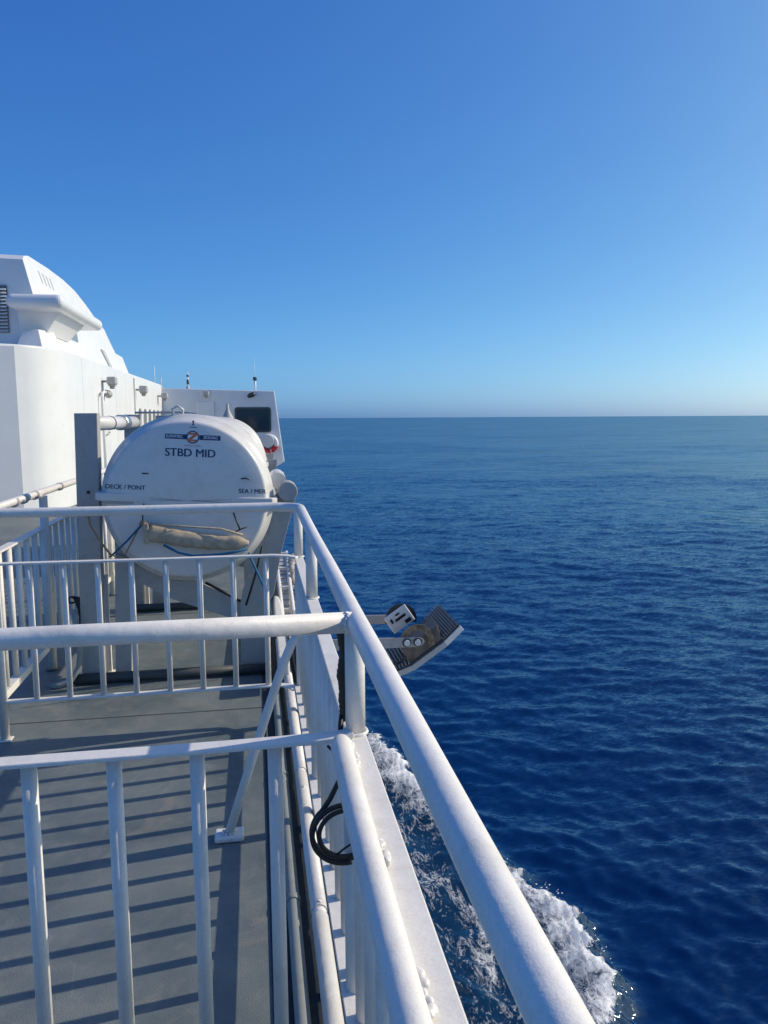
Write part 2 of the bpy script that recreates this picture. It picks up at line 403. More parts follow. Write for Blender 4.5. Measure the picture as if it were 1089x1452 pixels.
# capping ledge (flat bar) with the bracing tube welded to its inner edge
led = MB(); led.box(.187, .2325, -2.5, 4.02, .826, .840); part('ledge', led, 'rail', sr, .003)
ed = MB(); ed.box(.226, .2315, -2.5, 4.02, .80, .8255); part('ledge_lip', ed, 'rail', sr)
it = MB(); it.tube([(.164, -2.5, .846), (.164, 0, .845), (.164, .8, .846), (.165, 1.3, .844), (.168, 1.57, .846), (.170, 1.60, .845), (.171, 1.615, .842)], [R0]*5+[R0*.86, R0*.45], 40)
part('bracing_tube', it, 'rail', sr)
for i, (y, k) in enumerate([(1.585, 1.0), (1.50, 1.5), (1.165, 1.5), (.848, 1.7), (.55, 1.2)]):
    b = MB()
    for j in range(5): b.lump((.1885+random.uniform(-.003, .004), y+(j-2)*.009*k, .848+random.uniform(-.002, .003)), .0065*k**.4, 1, 1.4, .75, 2, .3, i*10+j)
    part('weld_bead', b, 'rail', sr)
bm_ = shared(MB().tube([(0, 0, .206), (0, 0, .826)], .0175, 24), 'rail', 'baluster')
y = 2.77-.15*25
while y < 3.8:
    if abs(y-2.77) > .02: inst('baluster', bm_, sr, (.209, y, 0))
    y += .15
sp = shared(MB().tube([(0, 0, -.01), (0, 0, .826)], .026, 28), 'rail', 'support_post')
for y in (-.53, .57, 1.67, 2.77, 3.80): inst('support_post', sp, sr, (.207, y, 0))
lb = MB(); lb.box(.170, .226, -2.5, 3.78, .196, .2055); part('lower_bar', lb, 'rail', sr, .002)

# ------------------------------------------------------------------ deck edge pipe (white) and drain pipe (grey)
ep = thing('deck_edge_pipe', 'white painted pipe lying along the deck edge below the side railing', 'pipe', (.158, 2, .05))
segs = [(-2.5, 2.155), (2.185, 3.10), (3.13, 4.1), (4.12, 5.5)]
for a, b in segs:
    m_ = MB(); m_.tube([(.158, a, .054), (.158, b, .054)], .0255, 28); part('pipe_length', m_, 'rail', ep)
    m_ = MB(); m_.tube([(.158, b+.001, .054), (.158, b+.028, .054)], .0225, 24); part('coupling', m_, 'rail', ep)
for y in (-.8, .1, 1.0, 1.9, 2.65, 3.5, 4.6):
    m_ = MB(); m_.box(.146, .170, y-.015, y+.015, 0.004, .034); part('saddle', m_, 'rail', ep)
    m_ = MB(); m_.lump((.160, y+.3, .0795), .006, 1, 1, .6, 2, .3, int(y*9)); part('paint_blob', m_, 'rail', ep)
dp = thing('drain_pipe', 'thin dull grey green pipe running along the shaded deck gutter', 'pipe', (.084, 2, 0))
m_ = MB(); m_.tube([(.084, -2.5, .026), (.084, 1.5, .025), (.084, 3.9, .026), (.082, 4.3, .026)], .0205, 20); part('pipe_run', m_, 'pipegrey', dp)
for y in (.4, 1.35, 2.28, 3.15):
    m_ = MB(); m_.tube([(.084, y, .026), (.084, y+.03, .026)], .0235, 20); part('clip', m_, 'pipegrey', dp)
m_ = MB(); m_.tube([(.025, -2, .010), (.025, 4.0, .010)], .004, 8); part('thin_conduit', m_, 'pipegrey', dp)

# ------------------------------------------------------------------ near cross railing
ng = thing('cross_railing', 'white tubular cross railing whose top rail butts onto the side rail', 'railing', (-.3, 1.67, 0))
m_ = MB(); m_.tube([(-1.33, 1.655, 1.098), (-1.2, 1.657, 1.0975), (-.4, 1.66, 1.0985), (.205, 1.663, 1.097)], R0, 40); part('top_rail', m_, 'rail', ng)
wl = MB()
for j in range(10):
    a = -1.3+j*.3; wl.lump((.190+.004*math.sin(j), 1.663-R0*math.cos(a)*.97, 1.097+R0*math.sin(a)*.97), .0045, 1.2, 1, 1, 2, .2, j)
part('weld_bead', wl, 'rail', ng)
def bar(pts, wd, th):
    """flat bar along a polyline in plan with sideways width wd and thickness th"""
    mb = MB(); n = len(pts); v = []
    for i, p in enumerate(pts):
        a, b = Vector(pts[max(i-1, 0)]), Vector(pts[min(i+1, n-1)]); t = (b-a).normalized()
        s_ = Vector((-t.y, t.x, 0)).normalized()*wd/2; u = Vector((0, 0, th/2)); p = Vector(p)
        v += [p-s_-u, p+s_-u, p+s_+u, p-s_+u]
    f = [(0, 1, 2, 3), tuple(4*(n-1)+k for k in (3, 2, 1, 0))]
    for i in range(n-1):
        for k in range(4): f.append((4*i+k, 4*i+(k+1) % 4, 4*i+4+(k+1) % 4, 4*i+4+k))
    return mb.add(v, f)
part('middle_bar', bar([(-1.31, 1.652, .832), (-.25, 1.656, .832), (-.08, 1.657, .832), (.03, 1.655, .834), (.12, 1.65, .838), (.185, 1.648, .8415), (.20, 1.65, .8475)], .046, .011), 'rail', ng, .003)
nb = shared(MB().tube([(0, 0, .079), (0, 0, .828)], .0165, 28), 'rail', 'baluster')
m_ = MB(); m_.tube([(-1.31, 1.657, .002), (-1.31, 1.657, 1.09)], .0225, 24); part('post', m_, 'rail', ng)
for x in (.028, -.143, -.319, -.493, -.667, -.841, -1.015, -1.19): inst('baluster', nb, ng, (x, 1.668, 0))
part('lower_bar', bar([(-1.31, 1.668, .075), (.15, 1.668, .075)], .05, .01), 'rail', ng, .002)

# ------------------------------------------------------------------ far cross railing
FY = 3.84
fg = thing('cross_railing', 'white cross railing with rounded corner, in front of the big white raft drum', 'railing', (-.5, FY, 0))
rc = .11
pts = [(-1.325, FY, 1.112), (-1.2, FY, 1.113), (-.5, FY, 1.112), (RX-rc-.02, FY, 1.112)]+arc((RX-rc, FY-rc), rc, PI/2*.9, 0, 9, z=1.110)[0:]+[]
m_ = MB(); m_.tube(pts[:-1]+[(RX, 3.741, 1.109)], R0*.98, 36); part('top_rail', m_, 'rail', fg)
m_ = MB(); m_.tube(arc((0, 0), R0*.99, 0, 2*PI, 20, 'xz', 0), .004, 8)
jm = shared(m_, 'rail', 'joint_bead'); inst('joint_bead', jm, fg, (-.86, FY, 1.1125))
part('middle_bar', bar([(-1.30, FY, .872), (-.5, FY, .868), (0, FY, .868), (.08, FY-.002, .868), (.15, FY-.012, .864), (.195, FY-.03, .858)], .04, .010), 'rail', fg, .002)
cr = .10
low = [(-1.215, FY, .195), (-.5, FY, .195), (.06, FY, .195)]+[(p[0], p[1], .1945) for p in arc((.075, FY-cr), cr, PI/2*.95, .12, 8)]
part('lower_bar', bar(low, .044, .009), 'rail', fg, .002)
fb = shared(MB().tube([(0, 0, .197), (0, 0, .866)], .0138, 20), 'rail', 'baluster')
for x in (-1.075, -.921, -.764, -.607, -.445, -.284, -.122, .040): inst('baluster', fb, fg, (x, FY, 0))
m_ = MB(); m_.tube([(-1.232, FY, 0.004), (-1.232, FY, 1.10)], .021, 24); part('post', m_, 'rail', fg)
m_ = MB(); m_.box(-1.265, -1.20, FY-.03, FY+.03, .001, .009); part('foot_plate', m_, 'rail', fg, .003)

# ------------------------------------------------------------------ diagonal brace
br = thing('diagonal_brace', 'white sloping pipe brace on a square foot welded to the deck', 'brace', (-.13, 2.75, 0))
m_ = MB(); m_.tube([(-.13, 2.75, .02), (-.05, 2.755, .265), (.05, 2.76, .56), (.095, 2.765, .68), (.115, 2.767, .725), (.145, 2.77, .765), (.185, 2.77, .785)], .0165, 24); part('strut', m_, 'rail', br)
m_ = MB(); m_.box(-.182, -.075, 2.715, 2.79, .0015, .024); part('foot', m_, 'rail', br, .008, 3)
m_ = MB()
for j in range(9): m_.lump((-.13+.021*math.cos(j*.7), 2.75+.021*math.sin(j*.7), .027), .006, 1, 1, 1, 1, .3, j)
part('weld_bead', m_, 'rail', br)

# ------------------------------------------------------------------ cables
cc = thing('cable_coil', 'black cable hanging in a coil from the white bracing tube', 'cable', (.18, 1.645, .6))
def ring(cx, cz, rx, rz, a0, a1, n, yy, dy=0):
    return [(cx+rx*math.cos(a0+(a1-a0)*i/n), yy+dy*i/n, cz+rz*math.sin(a0+(a1-a0)*i/n)) for i in range(n+1)]
m_ = MB(); m_.tube([(.189, 1.745, .86), (.183, 1.73, .838), (.178, 1.70, .815), (.184, 1.66, .80), (.182, 1.645, .775), (.168, 1.645, .735), (.148, 1.645, .695)]+ring(.178, .618, .073, .067, math.radians(132), math.radians(132+360+150), 60, 1.645, -.022)+[], .006, 12); part('cable', m_, 'rubber', cc)
m_ = MB(); m_.tube(ring(.182, .622, .062, .055, 0, 2*PI, 40, 1.622, .0), .0055, 10, False); part('inner_loop', m_, 'rubber', cc)
m_ = MB(); m_.tube([(.155, 1.63, .565), (.175, 1.60, .60), (.20, 1.592, .62), (.226, 1.57, .60)], .0025, 8); part('cable_tie', m_, 'rubber', cc)
m_ = MB(); m_.tube([(.186, 1.60, .83), (.176, 1.592, .822), (.152, 1.59, .83), (.139, 1.59, .846)], .003, 8); part('tie_band', m_, 'rubber', cc)
# ragged black tape wrapped round a conduit behind the post
m_ = MB(); n = 36; prs = []
for i in range(n+1):
    t = i/n; z = .842+.225*t
    rj = .010+.0035*random.random()+.004*math.sin(t*9)**2
    prs.append(((.194+.002*math.sin(t*11), 1.742, z), rj))
m_.tube([p for p, r in prs], [r for p, r in prs], 12)
solo('taped_conduit', m_, 'rubber', 'ragged black taped conduit upright behind the white rail post', 'conduit', (.194, 1.742, .842))

# ------------------------------------------------------------------ inboard railing (left, along the walkway)
LX = -1.305
lr = thing('walkway_railing', 'white shaded inboard railing with upright bars beside the walkway', 'railing', (LX, 5, 0))
m_ = MB(); m_.tube([(LX, FY+.02, 1.108), (LX, 5.8, 1.10), (LX, 9.4, 1.10)], .022, 24); part('handrail', m_, 'rail', lr)
lp = shared(MB().tube([(0, 0, .005), (0, 0, 1.09)], .0245, 24), 'rail', 'post')
for y in (4.93, 7.0, 9.2):
    inst('post', lp, lr, (LX+.03, y, 0))
    m_ = MB(); m_.tube([(LX+.03, y, .001), (LX+.03, y, .008)], .045, 20); part('base_flange', m_, 'beamdark', lr)
part('middle_bar', bar([(LX, FY+.03, .885), (LX, 9.4, .885)], .05, .012), 'rail', lr, .002)
part('lower_bar', bar([(LX, 3.9, .15), (LX, 9.4, .15)], .05, .04), 'rail', lr, .002)
lbm = shared(MB().tube([(0, 0, .168), (0, 0, .88)], .0165, 16), 'rail', 'baluster')
y = 3.98
while y < 9.3:
    inst('baluster', lbm, lr, (LX, y, 0)); y += .165
# handrail clamps seen as dark shapes on the rail
for y in (4.45, 4.62, 4.85, 5.45):
    m_ = MB(); m_.tube([(LX, y, 1.10), (LX, y+.035, 1.10)], .0265, 20); part('clamp', m_, 'grey', lr)

# ------------------------------------------------------------------ raft drums
def text_mesh(s, size, thick=0):
    cu = bpy.data.curves.new('txt', 'FONT'); cu.body = s; cu.size = size; cu.align_x = 'CENTER'; cu.align_y = 'CENTER'; cu.offset = thick
    cu.resolution_u = 3
    o = bpy.data.objects.new('txt', cu); C.objects.link(o)
    bpy.context.view_layer.update()
    me = bpy.data.meshes.new_from_object(o.evaluated_get(bpy.context.evaluated_depsgraph_get()))
    bm = bmesh.new(); bm.from_mesh(me); base = list(bm.verts)+list(bm.edges)+list(bm.faces)
    for k in (1, 2):                                            # heavier strokes
        r = bmesh.ops.duplicate(bm, geom=base); bmesh.ops.translate(bm, verts=[g for g in r['geom'] if isinstance(g, bmesh.types.BMVert)], vec=(size*.022*k, size*.010*(k % 2), 0))
    bm.to_mesh(me); bm.free()
    bpy.data.objects.remove(o); bpy.data.curves.remove(cu)
    return me
RD = .495; FACE_R = .435
def dome(x, z):
    r2 = (x*x+z*z)/FACE_R**2
    return -.034*max(0, 1-r2)
def drum(label, loc, length, writing, roll):
    t = thing('life_raft_drum', label, 'life raft', loc); base = Vector(loc)
    prof = [(0.0, -.034)]+[(FACE_R*k/8, -.034*(1-(k/8)**2)) for k in range(1, 9)]
    prof += [(FACE_R+.02*math.sin(a), .0+.022*(1-math.cos(a))+.0) for a in (.5, 1.0, 1.4)]
    prof += [(.463, .035), (.470, .05), (.474, .075), (.490, .085), (.494, .10), (.494, .125), (.490, .14), (.474, .15), (.476, .3), (.476, .34), (.49, .35), (.49, .40), (.476, .41),
             (.476, length*.5-.05), (.49, length*.5-.04), (.49, length*.5+.04), (.476, length*.5+.05), (.476, length-.42), (.49, length-.41), (.49, length-.36), (.476, length-.35), (.474, length-.1), (.455, length-.02), (.42, length), (0, length+.02)]
    def half(a0, a1):
        n = 56; v = []; f = []; m = len(prof)
        for i in range(n+1):
            a = a0+(a1-a0)*i/n
            for r, yy in prof: v.append((r*math.cos(a)+base.x, yy+base.y, r*math.sin(a)+base.z))
        for i in range(n):
            for j in range(m-1): f.append((i*m+j, (i+1)*m+j, (i+1)*m+j+1, i*m+j+1))
        return MB().add(v, f, True)
    e = .028
    up = part('upper_shell', half(math.asin(e/.5), PI-math.asin(e/.5)), 'shell', t)
    lo = part('lower_shell', half(PI+.05, 2*PI-.05), 'shell', t)
    fl = MB(); X0 = .513
    o_ = [(-X0, .02), (-X0+.03, -.022), (X0-.03, -.022), (X0, .02), (X0, length-.03), (X0-.03, length+.01), (-X0+.03, length+.01), (-X0, length-.03)]
    fl.prism([(a+base.x, b+base.y) for a, b in o_], 'z', base.z-.020, base.z+.026)
    part('joint_flange', fl, 'shell', t, .006, 3)
    m_ = MB(); m_.box(base.x-.47, base.x+.47, base.y-.018, base.y+.2, base.z-.034, base.z-.0205); part('gasket', m_, 'grey', t)
    def onface(name, me, x, z, mat, dy=.0012, parent=up):
        co = np.empty(len(me.vertices)*3); me.vertices.foreach_get('co', co); co = co.reshape(-1, 3)
        new = np.array([(a+x, dome(a+x, b+z)-dy, b+z) for a, b, _ in co]); me.vertices.foreach_set('co', new.ravel()); me.update()
        me.materials.clear(); me.materials.append(M[mat])
        ob = bpy.data.objects.new(name, me); C.objects.link(ob); ob.parent = parent; LOC[ob.name] = Vector(); return ob
    def quad(w_, h_, nx=12):
        mb = MB()
        v = [(-w_/2+w_*i/nx, h_*j-h_/2, 0) for i in range(nx+1) for j in (0, 1)]
        return mb.add(v, [(2*i, 2*i+2, 2*i+3, 2*i+1) for i in range(nx)]).mesh('print')
    def disc(r, n=28):
        mb = MB(); v = [(0, 0, 0)]+[(r*math.cos(2*PI*i/n), r*math.sin(2*PI*i/n), 0) for i in range(n)]
        return mb.add(v, [(0, i+1, (i+1) % n+1) for i in range(n)]).mesh('print')
    if writing:
        onface('lettering', text_mesh('STBD MID', .064, 0), .010, .270, 'navy')
        onface('banner', quad(.118, .027), -.072, .362, 'navy'); onface('banner', quad(.118, .027), .118, .362, 'navy')
        onface('lettering', text_mesh('SURVITEC', .021, .0006), -.080, .362, 'whiteprint', .0022)
        onface('lettering', text_mesh('ZODIAC', .021, .0006), .122, .362, 'whiteprint', .0022)
        onface('emblem_ring', disc(.036), .022, .362, 'navy', .0020)
        onface('emblem_disc', disc(.029), .022, .362, 'whiteprint', .0030)
        mb = MB(); mb.add([(-.030, .024, 0), (.028, .024, 0), (.028, .014, 0), (-.006, -.013, 0), (.024, -.013, 0), (.018, -.024, 0), (-.030, -.024, 0), (-.030, -.015, 0), (.004, .013, 0), (-.024, .013, 0)], [(0, 9, 8, 1), (1, 8, 2), (8, 7, 3, 2), (7, 6, 3), (6, 5, 4, 3)])
        onface('emblem_letter', mb.mesh('print'), .022, .362, 'orange', .0040)
        onface('small_print', text_mesh('SURVIVAL  SYSTEMS', .011), .022, .312, 'paleblue')
        onface('lettering', text_mesh('DECK / PONT', .036), -.345, .062, 'navy')
        onface('lettering', text_mesh('SEA / MER', .036), .365, .062, 'navy')
        mb = MB(); mb.add([(-.0035, -.014, 0), (.0035, -.014, 0), (.0035, .006, 0), (.009, .006, 0), (0, .017, 0), (-.009, .006, 0), (-.0035, .006, 0)], [(0, 1, 2, 6), (5, 6, 2, 3, 4)])
        onface('arrow_mark', mb.mesh('print'), .022, .462-.02, 'navy'); onface('arrow_mark', quad(.04, .004, 3), .022, .418, 'navy')
        onface('small_mark', quad(.036, .008, 4), -.235, .145, 'rubber')
        mb = MB(); mb.tube([(base.x+.30, base.y-.02, base.z+.135), (base.x+.33, base.y-.03, base.z+.14), (base.x+.345, base.y-.018, base.z+.13)], .004, 8); part('catch', mb, 'rubber', up)
        mb = MB(); mb.tube([(base.x+.26, base.y-.014, base.z+.085), (base.x+.30, base.y-.013, base.z+.125)], .0022, 6); part('cord', mb, 'grey', up)
        # lifting eye on top
        mb = MB(); mb.tube([(base.x-.10, base.y+.11, base.z+.47), (base.x-.105, base.y+.10, base.z+.515), (base.x-.075, base.y+.09, base.z+.535), (base.x-.045, base.y+.10, base.z+.515), (base.x-.05, base.y+.11, base.z+.47)], .008, 10); part('lifting_eye', mb, 'shell', up)
    else:
        onface('lettering', text_mesh('STBD FWD', .062, 0), .022, .268, 'navy')
        onface('banner', quad(.31, .027), .022, .362, 'navy')
    t.rotation_euler = (0, math.radians(roll), 0)
    return t
D1 = (-.388, 4.54, 1.085)
drum('big white life raft drum marked STBD MID, nearest the cross railing', D1, 1.85, True, 3.2)
drum('white life raft drum half hidden behind the STBD MID drum', (-.37, 8.25, 1.075), 1.85, False, 2.0)

# ------------------------------------------------------------------ cradle under the drum
def cradle(label, y0, dy, near):
    t = thing('raft_cradle', label, 'cradle', (-.4, y0+.1, 0), 'raft cradles')
    for k, yy in enumerate((y0, y0+dy)):
        w_ = .09
        m_ = MB(); m_.prism([(-1.046, 0), (-.925, 0), (-.885, 1.585), (-1.012, 1.585)], 'y', yy, yy+w_); part('tall_post', m_, 'grey', t, .004)
        m_ = MB(); m_.prism([(-.86, 0), (-.765, 0), (-.735, .72), (-.83, .76)], 'y', yy+.02, yy+w_-.01); part('inner_leg', m_, 'grey', t, .004)
        # diagonal saddle web with hollowed top edge
        top = [(-.83, .90), (-.775, .78)]+[(D1[0]+.512*math.cos(a), D1[2]+.512*math.sin(a)) for a in [math.radians(q) for q in (222, 232, 242, 252, 262, 272)]]+[(-.084, .425), (-.05, .41)]
        bot = [(-.05, .29), (-.201, .345), (-.511, .466), (-.719, .588), (-.83, .68)]
        m_ = MB(); m_.prism(top+bot, 'y', yy+.045, yy+.06); part('saddle_web', m_, 'grey', t)
        m_ = MB(); m_.tube([(-.315, yy+.04, .562), (-.10, yy+.04, .435)], .009, 8); part('saddle_strip', m_, 'rubber', t)
        # right leg and outward leaning arm
        m_ = MB(); m_.prism([(-.112, 0.0), (.03, 0.0), (.06, .42), (.095, .49), (.145, .74), (.235, 1.06), (.236, 1.11), (.12, 1.10), (.06, .86), (-.03, .66), (-.09, .52), (-.112, .42)], 'y', yy+.005, yy+.035); part('leaning_arm', m_, 'grey', t, .003)
        if near and k == 0: m_ = MB(); m_.tube([(.19, yy-.06, 1.115), (.19, yy+.09, 1.115)], .058, 28); part('roller', m_, 'grey', t, .006)
        
        if near and k == 0: m_ = MB(); m_.tube([(.14, yy+.12, 1.165), (.14, yy+.5, 1.165)], .05, 24); part('roller_sleeve', m_, 'shell', t)
        m_ = MB(); m_.tube([(-.04, yy-.006, .60), (-.04, yy+.02, .60)], .016, 14); part('bolt', m_, 'steel', t)
        m_ = MB(); m_.tube([(.03, yy-.006, .30), (.03, yy+.01, .30)], .010, 12); part('bolt', m_, 'rubber', t)
        m_ = MB(); m_.tube([(-.955, yy-.006, 1.13), (-.955, yy+.01, 1.13)], .010, 12); part('bolt', m_, 'rubber', t)
        m_ = MB(); m_.box(-1.09, -.70, yy-.02, yy+w_+.02, .001, .012); part('foot_plate', m_, 'grey', t, .002)
        m_ = MB(); m_.box(-.16, .04, yy-.02, yy+w_+.02, .001, .012); part('foot_plate', m_, 'grey', t, .002)
        m_ = MB(); m_.tube([(-1.08, yy-.05, .034), (.03, yy-.05, .034)], .030, 16); part('base_beam', m_, 'beamdark', t)
        # white bracket leg
        m_ = MB(); m_.box(-.915, -.893, yy+.10, yy+.125, .012, .62); part('bracket', m_, 'rail', t, .002)
        m_ = MB(); m_.box(-.92, -.82, yy+.09, yy+.14, .0125, .02); part('bracket_foot', m_, 'rail', t, .002)
    m_ = MB(); m_.tube([(-.935, y0+.09, 1.525), (-.935, y0+dy, 1.525)], .045, 28); part('tie_tube', m_, 'shell', t)
    m_ = MB(); m_.tube([(-.935, y0+.62, 1.525), (-.935, y0+.65, 1.525)], .047, 28); part('tie_band', m_, 'rubber', t)
    m_ = MB(); m_.tube([(-.935, y0+1.05, 1.525), (-.935, y0+1.25, 1.525)], .055, 28); part('tube_collar', m_, 'steel', t)
    return t
cradle('grey steel cradle with tall post carrying the STBD MID drum', 4.66, 1.72, True)
cradle('grey steel cradle carrying the drum half hidden behind', 8.4, 1.5, False)
# thin lash rope from the drum top to the wall
solo('stay_wire', MB().tube([(-.93, 6.42, 1.60), (-.55, 6.3, 1.60), (-.42, 6.0, 1.585)], .008, 8), 'lampbody', 'thin grey stay wire above the big drum by the far cradle post', 'wire', (-.93, 6.4, 1.6))

# ------------------------------------------------------------------ rolled canvas pouch and lashings in front of the drum
pch = MB(); cen = []; rad = []
n = 40
for i in range(n+1):
    t = i/n
    x = -.605+.56*t; z = .915-.085*t-.02*math.sin(t*PI)
    cen.append((x, 4.478+.012*t, z)); rad.append(.052*(1-.25*t)*(1+.02*math.sin(t*31)+.02*math.sin(t*53+1))*(min(1, .8+t*9) if t < .5 else min(1, .3+(1-t)*7)))
pch.tube(cen, rad, 20, flat=(.75, 1.0))
v2 = []
for i, p in enumerate(pch.v):
    k = random.Random(i).uniform(-.0015, .0015)
    v2.append((p[0], p[1]+k, p[2]+k*.4+.0012*math.sin(p[0]*60+p[2]*90)))
pch.v = v2
pc = thing('canvas_pouch', 'rolled tan canvas pouch tied across the front of the white drum', 'pouch', (-.33, 4.47, .88))
part('roll', pch, 'canvas', pc)
m_ = MB(); m_.box(-.63, -.60, 4.445, 4.51, .848, .968); part('end_flap', m_, 'canvas', pc, .008, 3)
m_ = MB(); m_.tube([(-.60, 4.44, .965), (-.40, 4.435, .945), (-.2, 4.44, .925), (-.08, 4.45, .885)], .006, 8); part('seam_cord', m_, 'canvas', pc)
st = thing('blue_lashing', 'flat blue webbing strap slung round the tan canvas pouch', 'strap', (-.3, 4.45, .8))
m_ = MB(); m_.tube([(-.835, 4.55, .765), (-.80, 4.50, .795), (-.72, 4.47, .87), (-.64, 4.465, .955)], .0085, 8, flat=(1, .45)); part('left_strap', m_, 'blue', st)
m_ = MB(); m_.tube([(-.52, 4.43, .845), (-.44, 4.425, .80), (-.36, 4.425, .778), (-.26, 4.43, .775), (-.15, 4.435, .785), (-.055, 4.44, .805)], .0085, 8, flat=(.5, 1)); part('belly_strap', m_, 'blue', st)
m_ = MB(); m_.tube([(-.05, 4.45, .78), (-.02, 4.47, .70), (.02, 4.5, .60), (.05, 4.52, .52), (.075, 4.56, .36), (.10, 4.6, .22)], .008, 8, flat=(.5, 1)); part('tail_strap', m_, 'blue', st)
rp = thing('rope_lashing', 'thin brown and black cords tied from the drum to the cradle', 'rope', (-.8, 4.46, .8))
m_ = MB(); m_.tube([(-.935, 4.52, 1.03), (-.92, 4.49, .96), (-.87, 4.48, .87), (-.82, 4.49, .79)], .006, 8); part('cord', m_, 'rope', rp)
m_ = MB(); m_.tube([(-.64, 4.47, .965), (-.72, 4.47, .82), (-.75, 4.5, .76), (-.83, 4.5, .79)], .004, 8); part('cord', m_, 'rope', rp)
m_ = MB(); m_.lump((-.63, 4.465, .965), .018, 1.2, .8, .8, 2, .3, 5); part('knot', m_, 'rope', rp)
m_ = MB(); m_.tube([(-.625, 4.49, 1.075), (-.633, 4.48, 1.02), (-.632, 4.465, .97)], .0038, 8); part('cord', m_, 'rubber', rp)
m_ = MB(); m_.tube([(-.135, 4.5, 1.025), (-.11, 4.475, .955), (-.095, 4.465, .915)], .005, 8); part('cord', m_, 'rubber', rp)
m_ = MB(); m_.tube([(-.14, 4.465, .895), (-.095, 4.455, .915), (-.055, 4.46, .93)], .004, 8); part('cord', m_, 'rubber', rp)
m_ = MB(); m_.tube([(.03, 4.55, .80), (-.02, 4.6, .60), (-.075, 4.62, .43)], .0065, 8); part('cord', m_, 'rubber', rp)
# hose and shackle beside the tall post
solo('grey_hose', MB().tube([(-1.06, 4.63, .45), (-1.055, 4.61, .30), (-1.035, 4.6, .20), (-1.045, 4.59, .11), (-1.085, 4.58, .045), (-1.15, 4.56, .018), (-1.2, 4.56, .018)], .017, 14), 'pipegrey', 'grey flexible hose curving down beside the tall grey cradle post', 'hose', (-1.06, 4.6, 0))
sh = thing('snap_hook', 'small black snap hook hanging on the bars by the tall post', 'hook', (-1.15, 4.98, .42))
m_ = MB(); m_.tube(ring(-1.155, .425, .020, .020, 0, 2*PI, 18, 4.985), .006, 8, False); part('ring', m_, 'rubber', sh)
m_ = MB(); m_.tube([(-1.15, 4.985, .445), (-1.12, 4.985, .43), (-1.105, 4.98, .37), (-1.105, 4.98, .30), (-1.11, 4.98, .25)], [.008, .02, .02, .012, .01], 10); part('latch', m_, 'rubber', sh)

# ------------------------------------------------------------------ outboard frame forward of the cradle, and stowed bundle
ld = thing('outboard_ladder', 'white ladder like frame with grey treads lying along the ship edge', 'ladder', (.22, 6, .1))
rails = [((.150, 4.35, .20), (.185, 7.4, .17)), ((.235, 5.2, .20), (.300, 8.0, .16))]
for a, b in rails: m_ = MB(); m_.tube([a, b], .016, 14); part('stringer', m_, 'rail', ld)
m_ = MB(); m_.prism([(.098, 4.25), (.165, 4.25), (.17, 5.2), (.165, 5.5), (.15, 5.75), (.115, 5.8), (.105, 5.5)], 'z', .10, .215); part('housing', m_, 'rail', ld, .015, 3)
tm = shared(MB().box(-.05, .05, -.075, .075, 0, .02), 'lampbody', 'tread')
for k in range(12):
    yy = 5.55+k*.2; f = (yy-5.2)/2.8
    o = inst('tread', tm, ld, (.217+.035*f, yy, .14))
rm_ = shared(MB().box(-.06, .06, -.014, .014, 0, .025), 'rail', 'rung')
for yy in (5.4, 6.15, 6.95, 7.75): inst('rung', rm_, ld, (.217+.035*(yy-5.2)/2.8, yy+.02, .172))
m_ = MB()
for j in range(5): m_.lump((.30+.01*j, 6.6+.22*j, .17+.02*math.sin(j)), .06, .7, 1.5, 1, 2, .3, j)
solo('stowed_bundle', m_, 'beige', 'lumpy beige covered bundle outboard of the white ladder frame', 'bundle', (.3, 7, .15))

# ------------------------------------------------------------------ LED floodlight on arms over the side
fl = thing('floodlight', 'grey floodlight with ribbed back on two bracket arms out over the sea', 'floodlight', (.95, 4.75, .15))
Y0, Y1 = 4.5, 5.02
front = [(.822, -.005), (.925, .032), (1.125, .170), (1.228, .268)]
def off(pts, d):
    out = []
    for i, p in enumerate(pts):
        a, b = pts[max(i-1, 0)], pts[min(i+1, len(pts)-1)]
        t = Vector((b[0]-a[0], b[1]-a[1])).normalized(); out.append((p[0]-t.y*d, p[1]+t.x*d))
    return out
bz = off(front, -.036); back = off(front, .016)
m_ = MB(); m_.prism(front+back[::-1], 'y', Y0+.01, Y1-.01); part('housing', m_, 'fin', fl, .002)
mid = [front[1], front[2]]; mo = off(mid, .015); mt = off(mid, .105)
m_ = MB(); m_.prism([mo[0], mo[1], (mt[1][0]+.02, mt[1][1]+.02), mt[0]], 'y', Y0+.012, Y0+.20); part('pivot_block', m_, 'rust', fl, .006)
for i in range(3):
    m_ = MB(); m_.prism([front[i], front[i+1], bz[i+1], bz[i]], 'y', Y0, Y1); part('bezel', m_, 'rail' if i == 2 else 'lampbody', fl, .003)  # end bezel white, others grey: sun and shade put into their paint
def fins(i, n):
    a, b = Vector(back[i]), Vector(back[i+1]); t = (b-a).normalized(); nn = Vector((-t.y, t.x)); Ln = (b-a).length
    for k in range(n):
        c = a+t*Ln*(k+.5)/n; hw = Ln/n*.2
        p = [c-t*hw-nn*.004, c+t*hw-nn*.004, c+t*hw+nn*.018, c-t*hw+nn*.018]
        m_ = MB(); m_.prism([tuple(q) for q in p], 'y', Y0+.006, Y1-.006); part('fin', m_, 'finedge', fl)
fins(2, 8); fins(0, 5)
